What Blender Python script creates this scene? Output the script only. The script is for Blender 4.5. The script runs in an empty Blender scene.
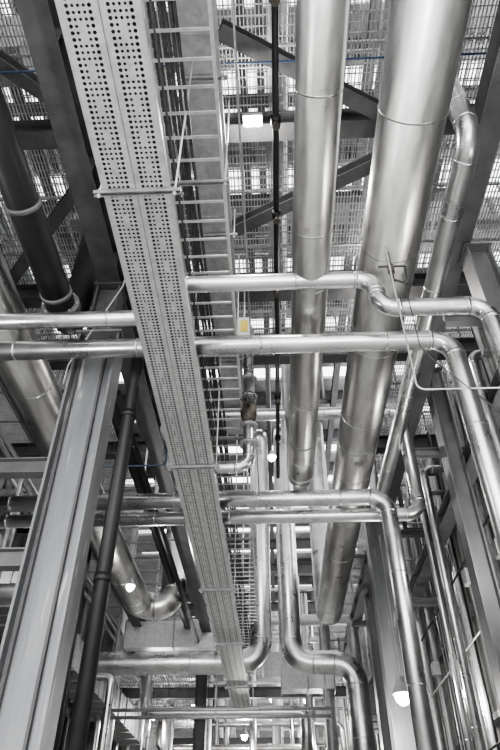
import bpy, math, random
from mathutils import Vector, Matrix
random.seed(7)
EYE=1.6   # eye height above floor; builder heights below are measured from eye level
# ---------------------------------------------------------------- materials
def new_mat(name):
    m=bpy.data.materials.new(name); m.use_nodes=True
    nt=m.node_tree; b=nt.nodes['Principled BSDF']; return m,nt,b
def metal(name,c1,c2,r1=.25,r2=.5,metallic=1.0,scale=3.0,stretch=(1,1,1),bump=.05,bscale=12,spots=None):
    m,nt,b=new_mat(name); N=nt.nodes.new; L=nt.links.new
    tc=N('ShaderNodeTexCoord'); mp=N('ShaderNodeMapping'); mp.inputs['Scale'].default_value=stretch
    L(tc.outputs['Object'],mp.inputs['Vector'])
    n=N('ShaderNodeTexNoise'); n.inputs['Scale'].default_value=scale; n.inputs['Detail'].default_value=6; n.inputs['Roughness'].default_value=.65
    L(mp.outputs[0],n.inputs['Vector'])
    cr=N('ShaderNodeValToRGB'); cr.color_ramp.elements[0].position=.32; cr.color_ramp.elements[1].position=.68
    cr.color_ramp.elements[0].color=(*c1,1); cr.color_ramp.elements[1].color=(*c2,1)
    L(n.outputs['Fac'],cr.inputs[0]); col=cr.outputs[0]
    if spots:
        n3=N('ShaderNodeTexNoise'); n3.inputs['Scale'].default_value=spots[1]; n3.inputs['Detail'].default_value=5
        L(mp.outputs[0] if len(spots)>3 else tc.outputs['Object'],n3.inputs['Vector'])
        r3=N('ShaderNodeMapRange'); r3.inputs['From Min'].default_value=spots[2]; r3.inputs['From Max'].default_value=spots[2]+.08
        L(n3.outputs['Fac'],r3.inputs['Value'])
        mx=N('ShaderNodeMix'); mx.data_type='RGBA'; mx.inputs[7].default_value=(*spots[0],1)
        L(r3.outputs[0],mx.inputs[0]); L(col,mx.inputs[6]); col=mx.outputs[2]
    L(col,b.inputs['Base Color'])
    mr=N('ShaderNodeMapRange'); mr.inputs['To Min'].default_value=r1; mr.inputs['To Max'].default_value=r2
    mr.inputs['From Min'].default_value=.3; mr.inputs['From Max'].default_value=.7
    L(n.outputs['Fac'],mr.inputs['Value']); L(mr.outputs[0],b.inputs['Roughness'])
    b.inputs['Metallic'].default_value=metallic
    if bump>0:
        n2=N('ShaderNodeTexNoise'); n2.inputs['Scale'].default_value=bscale; n2.inputs['Detail'].default_value=4
        L(mp.outputs[0],n2.inputs['Vector'])
        bp=N('ShaderNodeBump'); bp.inputs['Strength'].default_value=bump; bp.inputs['Distance'].default_value=.02
        L(n2.outputs['Fac'],bp.inputs['Height']); L(bp.outputs[0],b.inputs['Normal'])
    return m
M_CLAD=metal('aluminium_cladding',(.54,.54,.54),(.74,.74,.74),.24,.36,1,2.0,bump=.14,bscale=3)
M_CLADW=metal('weathered_cladding',(.43,.425,.415),(.64,.635,.625),.27,.40,1,2.2,stretch=(3,.7,3),bump=.16,bscale=3,spots=((.2,.17,.15),2.0,.67))
M_GALV=metal('galvanised_steel',(.52,.52,.52),(.70,.70,.70),.36,.52,.7,10,bump=.05,bscale=40)
M_GALVD=metal('dull_galvanised_steel',(.27,.27,.275),(.43,.43,.43),.4,.6,.6,8,bump=.05)
M_GRATE=metal('grating_steel',(.26,.26,.26),(.46,.46,.46),.4,.6,.5,3,bump=0)
M_BLACK=metal('black_painted_pipe',(.003,.003,.0035),(.009,.009,.009),.42,.55,0,5,bump=.05)
M_DARK=metal('dark_structural_steel',(.06,.06,.062),(.11,.11,.112),.45,.65,.2,3,bump=.1)
M_COL=metal('grey_painted_steel',(.15,.153,.158),(.24,.244,.25),.33,.5,.35,1.6,stretch=(3,3,.35),bump=.08,spots=((.6,.6,.6),3.0,.64,1))
M_BEAM=metal('grey_beam_paint',(.12,.12,.122),(.20,.20,.203),.4,.6,.3,2,bump=.08)
M_BLUE=metal('blue_conduit',(.03,.05,.10),(.05,.08,.15),.4,.5,0,5,bump=0)
M_CABLE=metal('cable_jacket',(.015,.015,.015),(.06,.06,.06),.5,.7,0,20,bump=0)
M_BRASS=metal('dirty_iron',(.06,.055,.05),(.16,.14,.12),.4,.6,.6,8,bump=.1)
M_WALL=metal('wall_siding',(.18,.18,.175),(.29,.29,.285),.5,.7,.1,1.5,bump=.05,spots=((.09,.09,.085),.9,.58))
M_WALLD=metal('wall_dark_siding',(.07,.07,.07),(.13,.13,.13),.5,.7,.1,1.5,bump=.05)
M_FLOOR=metal('concrete_floor',(.5,.5,.49),(.64,.64,.63),.6,.9,0,2,bump=.2)
M_ROOF=metal('roof_deck',(.20,.20,.20),(.30,.30,.30),.5,.7,.2,2,bump=.05)
M_YEL=metal('yellow_label',(.6,.48,.08),(.7,.55,.12),.5,.6,0,2,bump=0)
M_WHITE=metal('white_enamel',(.6,.6,.59),(.7,.7,.69),.3,.4,0,2,bump=0)
def emis(name,c,s):
    m,nt,b=new_mat(name); b.inputs['Emission Color'].default_value=(*c,1); b.inputs['Emission Strength'].default_value=s
    b.inputs['Base Color'].default_value=(.9,.9,.9,1)
    n=nt.nodes.new('ShaderNodeTexNoise'); n.inputs['Scale'].default_value=4
    mr=nt.nodes.new('ShaderNodeMapRange'); mr.inputs['To Min'].default_value=.25; mr.inputs['To Max'].default_value=.35
    nt.links.new(n.outputs['Fac'],mr.inputs['Value']); nt.links.new(mr.outputs[0],b.inputs['Roughness'])
    return m
M_LAMP=emis('lamp_glass',(1,.96,.9),40)

# ---------------------------------------------------------------- mesh builder
class MB:
    def __init__(s): s.v=[]; s.f=[]; s.mi=[]; s.sm=[]; s.mats=[]
    def m(s,mat):
        if mat not in s.mats: s.mats.append(mat)
        return s.mats.index(mat)
    def box(s,c,size,mat,rot=None):
        i=len(s.v); c=Vector(c); k=s.m(mat)
        for dx in(-.5,.5):
            for dy in(-.5,.5):
                for dz in(-.5,.5):
                    p=Vector((dx*size[0],dy*size[1],dz*size[2]))
                    if rot: p=rot@p
                    s.v.append(c+p)
        for q in((0,1,3,2),(4,6,7,5),(0,4,5,1),(2,3,7,6),(0,2,6,4),(1,5,7,3)):
            s.f.append([i+a for a in q]); s.mi.append(k); s.sm.append(False)
    def bar(s,p0,p1,w,h,mat,up=(0,0,1)):
        p0=Vector(p0);p1=Vector(p1); d=p1-p0; L=d.length; d.normalize(); up=Vector(up)
        if abs(d.dot(up))>.98: up=Vector((0,1,0))
        x=d.cross(up).normalized(); z=x.cross(d).normalized()
        R=Matrix((x,d,z)).transposed()
        s.box((p0+p1)/2,(w,L,h),mat,R)
    def tube(s,pts,r,mat,n=16,smooth=True,cap=True,rs=None):
        pts=[Vector(p) for p in pts]; k=s.m(mat); base=len(s.v)
        t=(pts[1]-pts[0]).normalized()
        a=Vector((0,0,1)) if abs(t.z)<.9 else Vector((0,1,0))
        nrm=t.cross(a).normalized()
        for i,p in enumerate(pts):
            if i==0: tt=(pts[1]-pts[0]).normalized()
            elif i==len(pts)-1: tt=(pts[-1]-pts[-2]).normalized()
            else: tt=((pts[i]-pts[i-1]).normalized()+(pts[i+1]-pts[i]).normalized()).normalized()
            nrm=(nrm-tt*nrm.dot(tt)).normalized(); bn=tt.cross(nrm)
            rr=rs[i] if rs else r
            for j in range(n):
                an=2*math.pi*j/n
                s.v.append(p+nrm*(rr*math.cos(an))+bn*(rr*math.sin(an)))
        for i in range(len(pts)-1):
            for j in range(n):
                a0=base+i*n+j; a1=base+i*n+(j+1)%n
                s.f.append([a0,a1,a1+n,a0+n]); s.mi.append(k); s.sm.append(smooth)
        if cap:
            s.f.append([base+j for j in range(n)][::-1]); s.mi.append(k); s.sm.append(False)
            e=base+(len(pts)-1)*n
            s.f.append([e+j for j in range(n)]); s.mi.append(k); s.sm.append(False)
    def ring(s,p,d,r,w,mat,n=24):
        p=Vector(p); d=Vector(d).normalized()
        s.tube([p-d*w/2,p+d*w/2],r,mat,n)
    def ibeam(s,p0,p1,w,h,mat,t=.02,up=(0,0,1)):
        p0=Vector(p0);p1=Vector(p1); d=(p1-p0).normalized(); u=Vector(up)
        if abs(d.dot(u))>.98: u=Vector((0,1,0))
        x=d.cross(u).normalized(); z=x.cross(d).normalized()
        s.bar(p0+z*(h/2-t/2),p1+z*(h/2-t/2),w,t,mat,up)
        s.bar(p0-z*(h/2-t/2),p1-z*(h/2-t/2),w,t,mat,up)
        s.bar(p0,p1,t*.8,h-2*t,mat,up)
    def done(s,name,parent=None):
        for v in s.v: v.z+=EYE
        lo=Vector([min(v[i] for v in s.v) for i in range(3)]); hi=Vector([max(v[i] for v in s.v) for i in range(3)])
        c=(lo+hi)/2
        me=bpy.data.meshes.new(name); me.from_pydata([tuple(v-c) for v in s.v],[],s.f)
        for m in s.mats: me.materials.append(m)
        me.polygons.foreach_set('material_index',s.mi); me.polygons.foreach_set('use_smooth',s.sm); me.update()
        o=bpy.data.objects.new(name,me); bpy.context.scene.collection.objects.link(o); o.location=c
        if parent: o.parent=parent
        return o
def fillet(pts,R,seg=9):
    pts=[Vector(p) for p in pts]; out=[pts[0]]; el=[]
    for i in range(1,len(pts)-1):
        a,b,c=pts[i-1],pts[i],pts[i+1]; d1=(a-b).normalized(); d2=(c-b).normalized()
        ang=d1.angle(d2)
        if ang>3.1: out.append(b); continue
        t=min(R/math.tan(ang/2),(a-b).length*.49 if i>1 else (a-b).length*.95,(c-b).length*.49 if i<len(pts)-2 else (c-b).length*.95)
        r=t*math.tan(ang/2); bis=(d1+d2).normalized(); cen=b+bis*(r/math.sin(ang/2))
        s=b+d1*t; e=b+d2*t; v0=s-cen; v1=e-cen; tot=v0.angle(v1)
        ax=v0.cross(v1).normalized()
        for k in range(seg+1):
            out.append(cen+Matrix.Rotation(tot*k/seg,3,ax)@v0)
        el.append((s,-d1)); el.append((e,d2))
    out.append(pts[-1]); return out,el
def pipe(name,pts,r,mat=None,R=None,bands=.9,n=24,extra=None,hang=None):
    mat=mat or M_CLAD; mb=MB(); R=R or r*2.2
    path,el=fillet(pts,R); mb.tube(path,r,mat,n)
    if bands:
        k2=1 if r<.2 else .5
        for p,d in el: mb.ring(p,d,r*(1+.02*k2)+.002,.04,mat,n)
        for a,b in zip(path[:-1],path[1:]):
            L=(b-a).length
            if L>bands*.8:
                k=max(1,int(L/bands)); d=(b-a).normalized()
                for i in range(1,k+1):
                    mb.ring(a+d*(L*(i-.35)/k),d,r*(1+.01*k2)+.002,.022,mat,n)
    if extra: extra(mb)
    return mb.done(name)
def hanger(x,y,z,r,top,mat=None):
    mat=mat or M_GALVD; mb=MB()
    for i in range(14):
        a0=2*math.pi*i/14; a1=2*math.pi*(i+1)/14; q=r+.010
        mb.bar((x+q*math.cos(a0),y,z+q*math.sin(a0)),(x+q*math.cos(a1),y,z+q*math.sin(a1)),.03,.006,mat,up=(math.cos((a0+a1)/2),0,math.sin((a0+a1)/2)))
    mb.tube([(x,y,z+r),(x,y,top)],.012,mat,8)
    mb.box((x,y,z+r+.04),(.05,.05,.07),mat)
    return mb.done('pipe_hanger')

# ---------------------------------------------------------------- room shell
def slab(name,c,s,mat):
    mb=MB(); mb.box(c,s,mat); return mb.done(name)
slab('floor',(0,18,-EYE-.1),(16,50,.2),M_FLOOR)
mb=MB()
mb.box((4.35,19,3.6),(.1,48,10.4),M_WALL)
y=-4
while y<42:
    mb.box((4.28,y,3.6),(.06,.12,10.4),M_WALL); y+=.36
mb.done('wall_right')
mb=MB(); mb.box((-7.3,19,6.5),(.1,48,16.2),M_WALLD)
y=-4
while y<42:
    mb.box((-7.22,y,6.5),(.06,.12,16.2),M_WALLD); y+=.5
mb.done('wall_left')
mb=MB(); mb.box((0,43,6.5),(16,.2,16.2),M_WALL)
for i in range(30): mb.box((-7+i*.5,42.87,6.5),(.12,.06,16.2),M_WALL)
mb.done('wall_back')
# roof: deck strips with open skylight slots between
mb=MB(); y=-5
while y<43:
    wd=1.3 if y<8 else 1.85
    mb.box((0,y+wd/2,14.7),(16,wd,.12),M_ROOF)
    mb.ibeam((-7.2,y+.8,14.4),(7.2,y+.8,14.4),.25,.45,M_DARK); y+=2.5
for x in(-5,-2.4,0,2.4): mb.ibeam((x,-5,14.1),(x,43,14.1),.2,.3,M_DARK)
mb.done('ceiling')

# ---------------------------------------------------------------- grated walkway above
def grating(name,x0,x1,y0,y1,z,pitch=.05,cross=.13,mat=None,bw=.012):
    mb=MB(); x=x0; mat=mat or M_GRATE
    while x<=x1:
        mb.box((x,(y0+y1)/2,z),(bw,y1-y0,.035),mat); x+=pitch
    y=y0
    while y<=y1:
        mb.box(((x0+x1)/2,y,z+.01),(x1-x0,bw*1.2,.014),mat); y+=cross
    x=x0
    while x<=x1+.01:
        mb.box((x,(y0+y1)/2,z),(.03,y1-y0,.06),M_GALVD); x+=(x1-x0)/max(1,round((x1-x0)/1.0))
    y=y0
    while y<=y1+.01:
        mb.box(((x0+x1)/2,y,z),(x1-x0,.03,.06),M_GALVD); y+=1.1
    return mb.done(name)
grating('floor_grating',-7,4.2,-1.0,9.2,8.62)
grating('floor_grating',-7,-3.6,9.4,30,8.62)
grating('floor_grating',2.3,4.2,9.4,30,8.62)
grating('floor_grating',-7,4.2,-2,10.5,11.3,.10,.3,M_GALVD,.018)
# second storey framing seen through the grating
mb=MB()
for x in(-6,-4.4,-3.1,-1.6,-.3,1.1,2.2,3.4): mb.ibeam((x,-2,11.1),(x,10.5,11.1),.14,.25,M_DARK)
for y in(-1,1.1,3.2,5.3,7.4,9.5): mb.ibeam((-7,y,11.05),(4.2,y,11.05),.16,.25,M_DARK)
for (x,y) in((-5.5,1.5),(-3.6,3.6),(-2.2,1),(2.9,1.9),(2.6,5.6),(-3,6.4)):
    mb.box((x,y,9.3),(random.uniform(.4,.9),random.uniform(.5,1.1),1.1),M_GALVD)
for x in(-4.9,-2.7,-.9,.35,1.9): mb.tube([(x,-2,9.8),(x,10,9.8)],random.uniform(.06,.14),M_CLAD,14)
for z in(9.1,9.6): mb.tube([(-7,9.2,z),(4.2,9.2,z)],.022,M_GALVD,8)
for i in range(10): mb.tube([(-6.6+i*1.15,9.2,8.6),(-6.6+i*1.15,9.2,9.6)],.022,M_GALVD,8)
mb.done('upper_platform')

# ---------------------------------------------------------------- steelwork
def beam(p0,p1,w,h,mat,name='steel_beam',t=.022,up=(0,0,1)):
    mb=MB(); mb.ibeam(p0,p1,w,h,mat,t,up)
    p0=Vector(p0);p1=Vector(p1); L=(p1-p0).length; d=(p1-p0).normalized(); k=int(L/1.5)
    x=d.cross(Vector(up)) if abs(d.dot(Vector(up)))<.98 else Vector((1,0,0))
    for i in range(1,k):
        p=p0+d*(L*i/k); mb.bar(p-x*w*.45,p+x*w*.45,.015,h*.92,mat,up)
    return mb.done(name)
beam((-2.26,-2,7.0),(-2.26,30,7.0),.32,.42,M_DARK)
beam((-4.6,-2,7.2),(-4.6,30,7.2),.3,.4,M_DARK)
beam((2.85,-2,7.5),(2.85,30,7.5),.30,.4,M_BEAM)
beam((3.55,-2,5.9),(3.55,30,5.9),.28,.3,M_BEAM)
for y in(-.5,2.0,4.35,7.4,9.1):
    beam((-7.1,y,8.3),(4.25,y,8.3),.26,.36,M_DARK)
for y in(12.5,16.5):
    z=8.35 if y<13 else 10.8
    beam((-7.1,y,z),(-2.1,y,z),.26,.36,M_DARK); beam((2.35,y,z),(4.25,y,z),.26,.36,M_DARK)
for y in(21,25.5,30):
    beam((-7.1,y,10.8),(4.25,y,10.8),.26,.36,M_DARK)
beam((-.49,3.0,8.15),(1.75,4.2,8.15),.2,.2,M_DARK,'diagonal_brace')
beam((-.65,6.05,8.15),(1.75,4.8,8.15),.2,.2,M_DARK,'diagonal_brace')
beam((-4.5,2.2,8.15),(-2.3,4.2,8.15),.18,.2,M_DARK,'diagonal_brace')
beam((-4.4,6.9,8.15),(-2.3,4.6,8.15),.18,.2,M_DARK,'diagonal_brace')
def column(x,y,top,w,d,mat,name='steel_column'):
    mb=MB(); t=.028
    mb.box((x-w/2+t/2,y,(top-EYE)/2),(t,d,top+EYE),mat)
    mb.box((x+w/2-t/2,y,(top-EYE)/2),(t,d,top+EYE),mat)
    mb.box((x,y-d*.12,(top-EYE)/2),(w-2*t,t,top+EYE),mat)
    mb.box((x,y,-EYE+.02),(w+.2,d+.2,.04),mat)
    mb.box((x,y,top-.02),(w+.06,d+.06,.03),mat)
    return mb.done(name)
column(-2.22,5.95,5.75,.54,.36,M_COL)
column(-2.26,5.98,6.78,.34,.28,M_DARK)
column(3.1,5.9,7.28,.34,.34,M_BEAM)
column(3.3,9.6,8.1,.3,.34,M_BEAM)
column(2.5,14,10.5,.45,.4,M_COL)
column(3.1,19.6,10.5,.45,.4,M_COL)
column(3.1,25.5,10.5,.45,.4,M_COL)
for y in(23.6,29): column(-2.6,y,8.0,.4,.4,M_DARK)
for y in(7.6,12.5,16.5,21,25.5): column(-6.6,y,8.1 if y<13 else 10.6,.4,.4,M_BEAM)
mb=MB()
for z in(.6,2.6,4.6,6.6): mb.bar((4.12,-3,z),(4.12,42,z),.14,.1,M_BEAM)
mb.done('wall_girt')
# ---------------------------------------------------------------- perforated cable tray
def perforated_tray(name,xc,y0,y1,z,width):
    mb=MB(); kM=mb.m(M_GALV); half=width/2; c=.046
    nx=7
    rows=int((y1-y0)/c)
    for side in(-1,1):
        xl=xc-half+.006 if side<0 else xc+.006
        W=half-.012; cw=W/nx
        for r in range(rows):
            ya=y0+r*c
            for q in range(nx):
                xa=xl+q*cw
                solid=(q in(0,nx-1)) or (q==3 and r%6<3)
                i=len(mb.v)
                if solid:
                    mb.v+= [Vector((xa,ya,z)),Vector((xa+cw,ya,z)),Vector((xa+cw,ya+c,z)),Vector((xa,ya+c,z))]
                    mb.f.append([i,i+1,i+2,i+3]); mb.mi.append(kM); mb.sm.append(False); continue
                ox,oy=xa+cw/2,ya+c/2; rr=.0155 if q in(1,5) else .012
                for a in range(8):
                    an=math.pi/4*a; dx,dy=math.cos(an),math.sin(an); k=1/max(abs(dx),abs(dy))
                    mb.v.append(Vector((ox+dx*k*cw/2,oy+dy*k*c/2,z)))
                for a in range(8):
                    an=math.pi/4*a; mb.v.append(Vector((ox+rr*math.cos(an),oy+rr*math.sin(an),z)))
                for a in range(8):
                    b=(a+1)%8; mb.f.append([i+a,i+b,i+8+b,i+8+a]); mb.mi.append(kM); mb.sm.append(False)
        for xe in(xl-.004,xl+W+.004):
            mb.box((xe,(y0+y1)/2,z+.045),(.004,y1-y0,.095),M_GALV)
            mb.box((xe,(y0+y1)/2,z+.003),(.016,y1-y0,.004),M_GALV)
    mb.box((xc,(y0+y1)/2,z-.002),(.007,y1-y0,.003),M_GALVD)
    for i in range(9):
        x=xc-half+.05+i*(width-.1)/8
        pts=[(x+random.uniform(-.012,.012),y0+(y1-y0)*k/24,z+.03+random.uniform(0,.01)) for k in range(25)]
        mb.tube(pts,.02+random.random()*.008,M_CABLE,8)
    mb.box((xc,(y0+y1)/2,z+.068),(width-.03,y1-y0,.012),M_CABLE)
    y=y0+1.2
    while y<y1:
        mb.box((xc-half-.006,y,z+.05),(.006,.2,.07),M_GALVD); mb.box((xc+half+.006,y,z+.05),(.006,.2,.07),M_GALVD); y+=3
    return mb.done(name)
TX,TZ=-1.14,4.85
perforated_tray('perforated_cable_tray',TX,.6,24.6,TZ,.60)
def trapeze(xa,xb,y,z,top,name='trapeze_hanger'):
    mb=MB(); mb.box(((xa+xb)/2,y-.02,z),(xb-xa,.006,.045),M_GALVD); mb.box(((xa+xb)/2,y+.02,z),(xb-xa,.006,.045),M_GALVD)
    mb.box(((xa+xb)/2,y,z+.02),(xb-xa,.045,.006),M_GALVD)
    for x in(xa+.05,xb-.05):
        mb.tube([(x,y,z-.06),(x,y,top)],.011,M_GALV,8)
        mb.tube([(x,y,z-.03),(x,y,z-.045)],.022,M_GALV,6); mb.tube([(x,y,z+.03),(x,y,z+.045)],.022,M_GALV,6)
    return mb.done(name)
for y in(3.1,7.7,12.4,15.9,20,23.4): trapeze(TX-.38,TX+.40,y,TZ-.03,8.15 if y<9 else 10.6)
mb=MB(); LX,LZ,LW=-.76,6.3,.64
for s in(-1,1):
    mb.box((LX+s*LW/2,12,LZ),(.006,25,.1),M_GALV); mb.box((LX+s*(LW/2-.015),12,LZ+.05),(.03,25,.004),M_GALV); mb.box((LX+s*(LW/2-.015),12,LZ-.05),(.03,25,.004),M_GALV)
y=-.4
while y<24.4: mb.box((LX,y,LZ-.03),(LW,.03,.02),M_GALV); y+=.27
for i in range(6):
    x=LX-.26+i*.05+random.uniform(-.01,.01); mb.tube([(x+random.uniform(-.01,.01),-.4+k*1.24,LZ+.0) for k in range(21)],.02,M_CABLE,8)
mb.done('ladder_cable_tray')
for y in(1.4,3.9,6.5,9.0,13,17,21): trapeze(LX-.38,LX+.38,y,LZ-.09,8.15 if y<9.2 else 10.6)
mb=MB(); mb.box((-.70,4.8,7.55),(.44,12,.008),M_GALVD)
for s in(-1,1): mb.box((-.70+s*.22,4.8,7.6),(.006,12,.1),M_GALVD)
for k in range(20): mb.box((-.70,-.9+k*.62,7.54),(.44,.02,.012),M_GALVD)
mb.done('solid_cable_tray')
for y in(.6,3.3,5.6,8.4): trapeze(-1.0,-.40,y,7.5,8.15)

# ---------------------------------------------------------------- main lagged pipes
pipe('insulated_pipe',[(.54,-1.5,5.75),(.54,9.8,5.75),(.54,9.8,9.6),(.54,14,9.6)],.225,M_CLADW,bands=1.5,R=.36,n=36)
pipe('insulated_pipe',[(1.56,-1.5,6.2),(1.56,18.2,6.2),(1.56,18.2,13)],.355,M_CLADW,bands=1.7,R=.6,n=40)
for y in(5.0,8.4): hanger(.54,y,5.75,.225,8.15)
for y in(6.2,9.1): hanger(1.56,y,6.2,.355,8.15)
pipe('insulated_pipe',[(-7.1,5.48,5.15),(2.22,5.48,5.15),(2.22,5.48,-1.55)],.118,R=.26,bands=1.4)
pipe('insulated_pipe',[(-7.1,5.22,5.40),(-1.24,5.22,5.40),(-1.24,24,5.40)],.098,R=.2,bands=1.4)
pipe('insulated_pipe',[(-1.16,-1,5.6),(-1.16,4.88,5.6),(1.28,4.88,5.6),(1.28,4.88,5.1),(2.48,4.88,5.1),(2.48,4.88,-1.55)],.1,R=.22,bands=1.2)
pipe('insulated_pipe',[(-6.9,9.5,5.27),(1.98,9.5,5.27),(1.98,9.5,-1.55)],.14,R=.3,bands=1.4)
pipe('insulated_pipe',[(-6.9,9.92,5.15),(2.62,9.92,5.15),(2.62,9.92,7.4),(-1.8,9.92,7.4),(-1.8,9.92,10)],.12,R=.26,bands=1.3)
pipe('insulated_pipe',[(-.40,24,13.4),(-.40,19,13.4),(-.40,19,5.25),(-6.0,19,5.25),(-6.0,26,5.25)],.32,R=.62,bands=1.6,n=32)
pipe('insulated_pipe',[(.46,24,13.6),(.46,19,13.6),(.46,19,5.22),(2.3,19,5.22),(2.3,19,-1.55)],.32,R=.62,bands=1.6,n=32)
pipe('insulated_pipe',[(-3.84,-1,6.4),(-3.84,17.6,6.4),(-2.9,17.6,6.4),(-2.9,17.6,9.5)],.37,M_CLADW,R=.8,bands=1.4,n=32)
pipe('insulated_pipe',[(2.3,3.55,8.9),(2.3,3.55,6.4),(2.3,12.2,6.4),(2.3,12.2,10)],.13,R=.28,bands=1.1)
pipe('insulated_pipe',[(-3.6,9.2,-1.55),(-3.6,9.2,3.6),(-5.8,9.2,3.6)],.12,R=.28,bands=1)
pipe('insulated_pipe',[(-2.9,4.6,-1.55),(-2.9,4.6,2.45),(-5,4.6,2.45)],.085,R=.2,bands=1)
pipe('insulated_pipe',[(-1.75,8.5,6.1),(-1.75,24,6.1)],.11,bands=1.1)
# black pipes
def blk(mb):
    for y in(3.95,5.3): mb.ring((-2.72,y,6),(0,1,0),.205,.06,M_BEAM)
    mb.ring((-2.72,5.52,6),(0,1,0),.25,.05,M_BEAM); mb.ring((-2.72,5.58,6),(0,1,0),.25,.04,M_DARK)
    for i in range(8):
        a=i*math.pi/4; x=-2.72+.22*math.cos(a); z=6+.22*math.sin(a); mb.tube([(x,5.46,z),(x,5.64,z)],.016,M_GALVD,6)
pipe('black_pipe',[(-2.72,-1,6),(-2.72,6.0,6),(-2.72,6.0,8.6)],.19,M_BLACK,R=.3,bands=0,extra=blk)
pipe('black_pipe',[(-1.67,5.85,-1.55),(-1.67,5.85,6.6),(-1.67,9,6.6)],.078,M_BLACK,R=.16,bands=0,extra=lambda mb:[mb.ring((-1.67,5.85,z),(0,0,1),.09,.08,M_BLACK) for z in(.4,2.4,4.4)])
pipe('black_pipe',[(-2.9,8,7.0),(-2.9,29,7.0)],.11,M_BLACK,bands=2.2)
pipe('black_pipe',[(-2.55,8,6.5),(-2.55,29,6.5)],.07,M_BLACK,bands=2.2)
pipe('sprinkler_pipe',[(.17,-1,7.2),(.17,12,7.2)],.038,M_BLACK,bands=0,n=12,extra=lambda mb:[(mb.ring((.17,1+1.35*i,7.2),(0,1,0),.06,.12,M_BLACK,12),mb.tube([(.17,1+1.35*i,7.2),(.17,1+1.35*i,7.05)],.02,M_BRASS,8),mb.ring((.17,1+1.35*i,7.04),(0,0,1),.05,.008,M_BRASS,12)) for i in range(8)])
# valve assembly
def valve(mb):
    x,y=-.34,8.3
    for z in(6.95,6.55,5.95,5.6): mb.ring((x,y,z),(0,0,1),.15,.05,M_GALVD)
    mb.tube([(x,y,6.5),(x,y,6.35),(x,y,6.2),(x,y,6.0)],.1,M_BRASS,16,rs=[.09,.14,.14,.09])
    mb.tube([(x,y,6.28),(x,y-.38,6.28)],.03,M_BRASS,10)
    for i in range(16):
        a0=i*math.pi/8;a1=a0+math.pi/8
        mb.tube([(x+.12*math.cos(a0),y-.38,6.28+.12*math.sin(a0)),(x+.12*math.cos(a1),y-.38,6.28+.12*math.sin(a1))],.012,M_DARK,6)
    for i in range(4):
        a=i*math.pi/2; mb.bar((x,y-.38,6.28),(x+.12*math.cos(a),y-.38,6.28+.12*math.sin(a)),.012,.012,M_DARK)
pipe('valve_assembly',[(-.34,8.3,8.2),(-.34,8.3,5.17),(-1.62,8.3,5.17),(-1.62,8.3,6.0)],.095,M_CLAD,R=.2,bands=.6,extra=valve)
mb=MB(); mb.box((-.36,7.0,7.0),(.12,.01,.24),M_YEL); mb.box((-.36,7.02,7.0),(.2,.02,.4),M_WHITE); mb.tube([(-.36,7.02,7.1),(-.36,7.02,8.2)],.012,M_GALV,6); mb.done('warning_sign')
# ---------------------------------------------------------------- conduits
def cond(pts,r,mat,name='conduit',R=.08):
    return pipe(name,pts,r,mat,R=R,bands=0,n=10)
cond([(-7.1,3.35,8.0),(4.2,3.35,8.0)],.014,M_BLUE)
cond([(-.26,-1,6.85),(-.26,12,6.85)],.012,M_GALVD)
cond([(-7,8.0,5.05),(-1.6,8.0,5.05),(-1.6,8.0,8.2)],.012,M_BLUE)
cond([(1.42,4.62,6.0),(1.42,4.62,3.7),(4.2,4.62,3.7)],.009,M_GALV)
cond([(1.52,4.55,5.3),(1.52,4.55,4.2),(1.62,4.55,4.0),(2.9,4.5,2.2)],.006,M_CABLE)
# small drain valve and lever under the big pipe
mb=MB(); mb.tube([(1.45,4.7,5.85),(1.45,4.7,5.35)],.022,M_BRASS,10); mb.tube([(1.45,4.7,5.62),(1.45,4.7,5.5)],.04,M_BRASS,10); mb.bar((1.3,4.66,5.56),(1.6,4.66,5.56),.02,.02,M_DARK); mb.tube([(1.45,4.7,5.38),(1.6,4.7,5.3),(1.62,4.7,5.6)],.014,M_CABLE,8); mb.done('drain_valve')
cond([(-2.45,5.6,4.7),(-2.45,5.6,5.0),(-1.75,5.0,5.75),(-1.75,5.0,8.1)],.009,M_GALVD)
cond([(-.95,-1,6.0),(-.95,14,6.0)],.012,M_CABLE)
cond([(1.0,8.8,6.9),(1.0,8.8,8.2)],.03,M_GALVD)
for i,x in enumerate((-5.2,-5.5,-5.9)): cond([(x,0,6.9+.2*i),(x,28,6.9+.2*i)],.05,M_GALVD)
# small-bore drops and branches at the sides of the bay
for i in range(14):
    x=random.choice([-2.4,-2.1,-1.9,2.1,2.2,3.2,3.4])+random.uniform(-.08,.08); y=random.uniform(10.6,17.2); z0=random.uniform(7.0,7.6)
    x2=x+random.uniform(.3,.7)*(-1 if x<0 else 1); x2=min(4.1,x2)
    cond([(x,y,10.5),(x,y,z0),(x2,y,z0),(x2,y,z0+random.uniform(1,3))],random.choice([.025,.04,.06]),random.choice([M_CLAD,M_GALV,M_DARK,M_GALVD]),'small_bore_pipe')
for i in range(4):
    random.random()
# right wall: vertical risers
for i in range(30):
    x=3.76+.06*(i%3)+random.uniform(0,.22); y=5.9+i*.36+random.uniform(-.12,.12)
    cond([(x,y,-1.5),(x,y,9.2)],random.choice([.012,.018,.025,.045,.07]),random.choice([M_GALV,M_GALVD,M_BLACK,M_CLAD,M_GALVD]),'riser_conduit')
for i in range(12):
    x=3.6+random.uniform(-.2,.5); y=16.5+i*.9; zt=random.uniform(6,9)
    cond([(x,y,-1.5),(x,y,zt)],random.choice([.03,.05,.08,.1]),random.choice([M_GALV,M_GALVD,M_CLAD]),'riser_conduit')
for (x,y,r) in((3.35,7.7,.07),(3.2,11.3,.08),(3.3,12.3,.06)):
    pipe('insulated_pipe',[(x,y,-1.55),(x,y,6.9),(4.2,y,6.9)],r,R=.2,bands=1.2)
for z in(2.0,3.7,5.0): cond([(3.72,1,z),(3.72,30,z)],.02,random.choice([M_GALV,M_BLACK]))
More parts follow.
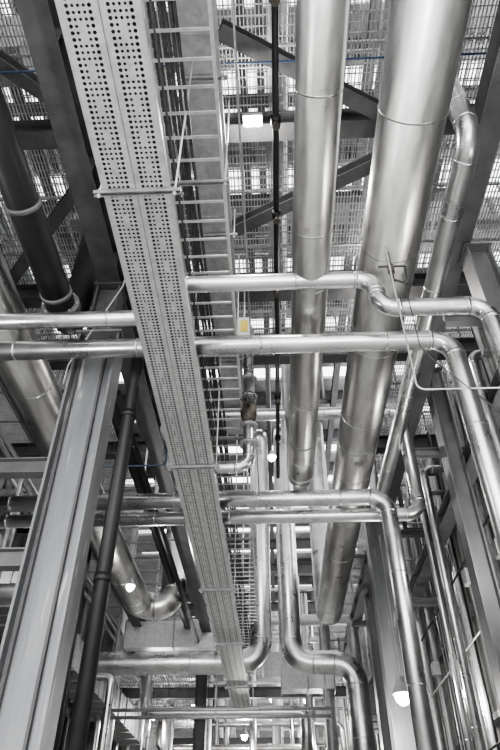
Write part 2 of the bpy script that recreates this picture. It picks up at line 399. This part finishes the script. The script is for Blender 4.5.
for (y,z) in((7.2,3.4),(9.5,4.3),(10.6,3.0),(11.4,4.6),(13.6,3.6),(15.2,4.0)):
    mb=MB(); mb.box((3.66,y,z),(.14,.22,.28),M_WHITE if z>4.2 else M_GALVD); mb.box((3.58,y,z),(.02,.19,.25),M_GALVD); mb.tube([(3.66,y,z-.14),(3.66,y,-1.6)],.02,M_GALV,8); mb.done('junction_box')
for (y,z) in((5.9,6.2),(9.6,6.4),(14,6.9),(14,5.2),(19.6,6.6)):
    mb=MB(); mb.ibeam((2.5,y+.3,z),(4.2,y+.3,z),.12,.16,M_BEAM); mb.done('support_bracket')

# ---------------------------------------------------------------- ducts and far machinery
def duct(p0,p1,w,h,mat):
    mb=MB(); p0=Vector(p0);p1=Vector(p1); mb.bar(p0,p1,w,h,mat); L=(p1-p0).length; d=(p1-p0).normalized(); k=max(2,int(L/1.1))
    for i in range(k+1): 
        p=p0+d*(L*i/k); mb.bar(p-d*.02,p+d*.02,w+.09,h+.09,M_GALVD)
    for i in range(k):
        p=p0+d*(L*(i+.5)/k); mb.bar(p-d*.01,p+d*.01,w+.03,h+.03,mat)
    return mb.done('ventilation_duct')
duct((-5.0,21.6,6.75),(-1.7,21.6,6.75),.9,.85,M_GALV)
duct((.2,23,5.75),(2.0,23,5.75),.7,.7,M_GALV)
duct((-6.5,28,7.5),(3.9,28,7.5),1.0,1.0,M_GALVD)
duct((3.2,22,4.9),(3.2,40,4.9),.8,.8,M_GALV)
for i in range(34):
    y=22.5+i*.55; z=random.uniform(3.2,10.5); xa=random.uniform(-6.5,-1); xb=random.uniform(.5,3.9)
    cond([(xa,y,z+random.uniform(1,3)),(xa,y,z),(xb,y,z),(xb,y,z-random.uniform(1,2.5))],random.choice([.05,.08,.1,.14,.2]),random.choice([M_CLAD,M_CLAD,M_GALV,M_CLADW,M_GALVD]),'distant_pipe',R=.25)
for i in range(36):
    y=random.uniform(22,40); x=random.uniform(-6.5,3.6)
    cond([(x,y,-1.5),(x,y,random.uniform(8,13))],random.choice([.05,.09,.14,.2]),random.choice([M_CLAD,M_GALV,M_CLAD,M_GALVD]),'vertical_pipe')
mb=MB()
for z in(4.1,4.3): mb.tube([(-5.2,20.3,z),(1.6,20.3,z)],.05,M_GALV,10)
for x in(-5,-1.8,1.5): mb.bar((x,20.3,4.0),(x,20.3,10.7),.06,.06,M_GALVD)
mb.done('strut_rack')
for y in(24,33): beam((-7,y,5.6),(4.2,y,5.6),.25,.35,M_BEAM)
for y in(22.5,27): beam((-7,y,12.6),(4.2,y,12.6),.25,.4,M_DARK)
grating('floor_grating',-6.9,-2.8,22.5,34,5.9,.09,.3)
for i in range(12):
    y=8.5+i*1.2; x=-6.6+random.uniform(0,2.2); zt=random.uniform(3.5,8)
    cond([(x,y,-1.5),(x,y,zt),(-7.1,y,zt)],random.choice([.04,.06,.1]),random.choice([M_CLAD,M_GALVD,M_BLACK,M_GALV]),'vertical_pipe',R=.15)
for z in(3.4,4.8): beam((-7,7.6,z),(-2.9,7.6,z),.18,.25,M_BEAM)
duct((-5.6,10,4.9),(-5.6,30,4.9),.9,.8,M_GALVD)

# ---------------------------------------------------------------- lamps, including fill lamps added to brighten the pipework
def lamp(x,y,z,top,e=60,r=.13):
    mb=MB(); mb.tube([(x,y,top),(x,y,z+.2)],.012,M_GALVD,8)
    mb.tube([(x,y,z+r*2.2),(x,y,z+r*1.6),(x,y,z+.05),(x,y,z+.03)],.1,M_GALVD,20,rs=[r*.4,r*.6,r*1.2,r*1.25])
    mb.tube([(x,y,z+.04),(x,y,z),(x,y,z-r*.6),(x,y,z-r)],.1,M_LAMP,20,rs=[r,r,r*.8,r*.35])
    mb.done('pendant_or_fill_lamp')  # one name for the pendants and the added fill lamps
    l=bpy.data.lights.new('lamp_light','POINT'); l.energy=e; l.shadow_soft_size=.12; l.color=(1,.985,.96)
    o=bpy.data.objects.new('lamp_light',l); o.location=(x,y,z-r-.15+EYE); bpy.context.scene.collection.objects.link(o)
def bulkhead(x,y,z,e):
    mb=MB(); mb.box((x,y,z+.06),(.26,.16,.08),M_GALVD); mb.box((x,y,z+.01),(.20,.10,.04),M_LAMP)
    for s in(-1,1): mb.bar((x+s*.07,y-.07,z-.02),(x+s*.07,y+.07,z-.02),.01,.01,M_GALVD)
    mb.box((x,y,z+.13),(.06,.06,.1),M_GALVD); mb.done('bulkhead_lamp')
    l=bpy.data.lights.new('lamp_light','POINT'); l.energy=e; l.shadow_soft_size=.1; l.color=(1,.97,.93)
    o=bpy.data.objects.new('lamp_light',l); o.location=(x,y,z-.12+EYE); bpy.context.scene.collection.objects.link(o)
bulkhead(-.12,4.1,7.95,130)
bulkhead(1.98,7.45,7.95,100)
lamp(-3.3,13.9,5.5,8.6,160,.09)
lamp(2.32,12.5,2.84,6.0,140,.15)
lamp(3.45,8.2,4.4,5.7,70,.06)
lamp(3.5,12.6,2.9,5.7,70,.07)
lamp(.05,14.0,9.0,14,200,.1)  # lamp added to light the tall vertical pipes
lamp(-5.5,3.5,3.6,7,240); lamp(3.6,3.0,3.2,5.7,180)  # fill lamps added out of view at both sides
for (x,y,z) in((-1.2,26,4.6),(1.2,27,6),(-3.6,30,6.5),(2.3,32,5.0),(-.2,33,7.4),(-2.2,36,5.2),(.8,38,6.2),(-4.3,24,4.9),(1.9,24.5,4.2)): lamp(x,y,z,z+2,240,.12)
lamp(0,-2.8,2.6,8.6,320); lamp(-4.5,-1.5,2.2,8.6,240)  # unseen fill lamps, added behind the camera
# ---------------------------------------------------------------- world
w=bpy.data.worlds.new('overcast_sky'); bpy.context.scene.world=w; w.use_nodes=True
bg=w.node_tree.nodes['Background']; bg.inputs['Color'].default_value=(.975,.985,1,1); bg.inputs['Strength'].default_value=4.8
try:
    vs=bpy.context.scene.view_settings; vs.look='AgX - Medium High Contrast'; vs.exposure=.05
except Exception as e: print(e)
# ---------------------------------------------------------------- camera
cam=bpy.data.cameras.new('camera'); co=bpy.data.objects.new('camera',cam); bpy.context.scene.collection.objects.link(co)
co.location=(0,0,EYE); cam.sensor_fit='VERTICAL'; cam.sensor_height=36; cam.lens=29.6
co.rotation_euler=(math.radians(90+40.4),0,.0382)
bpy.context.scene.camera=co
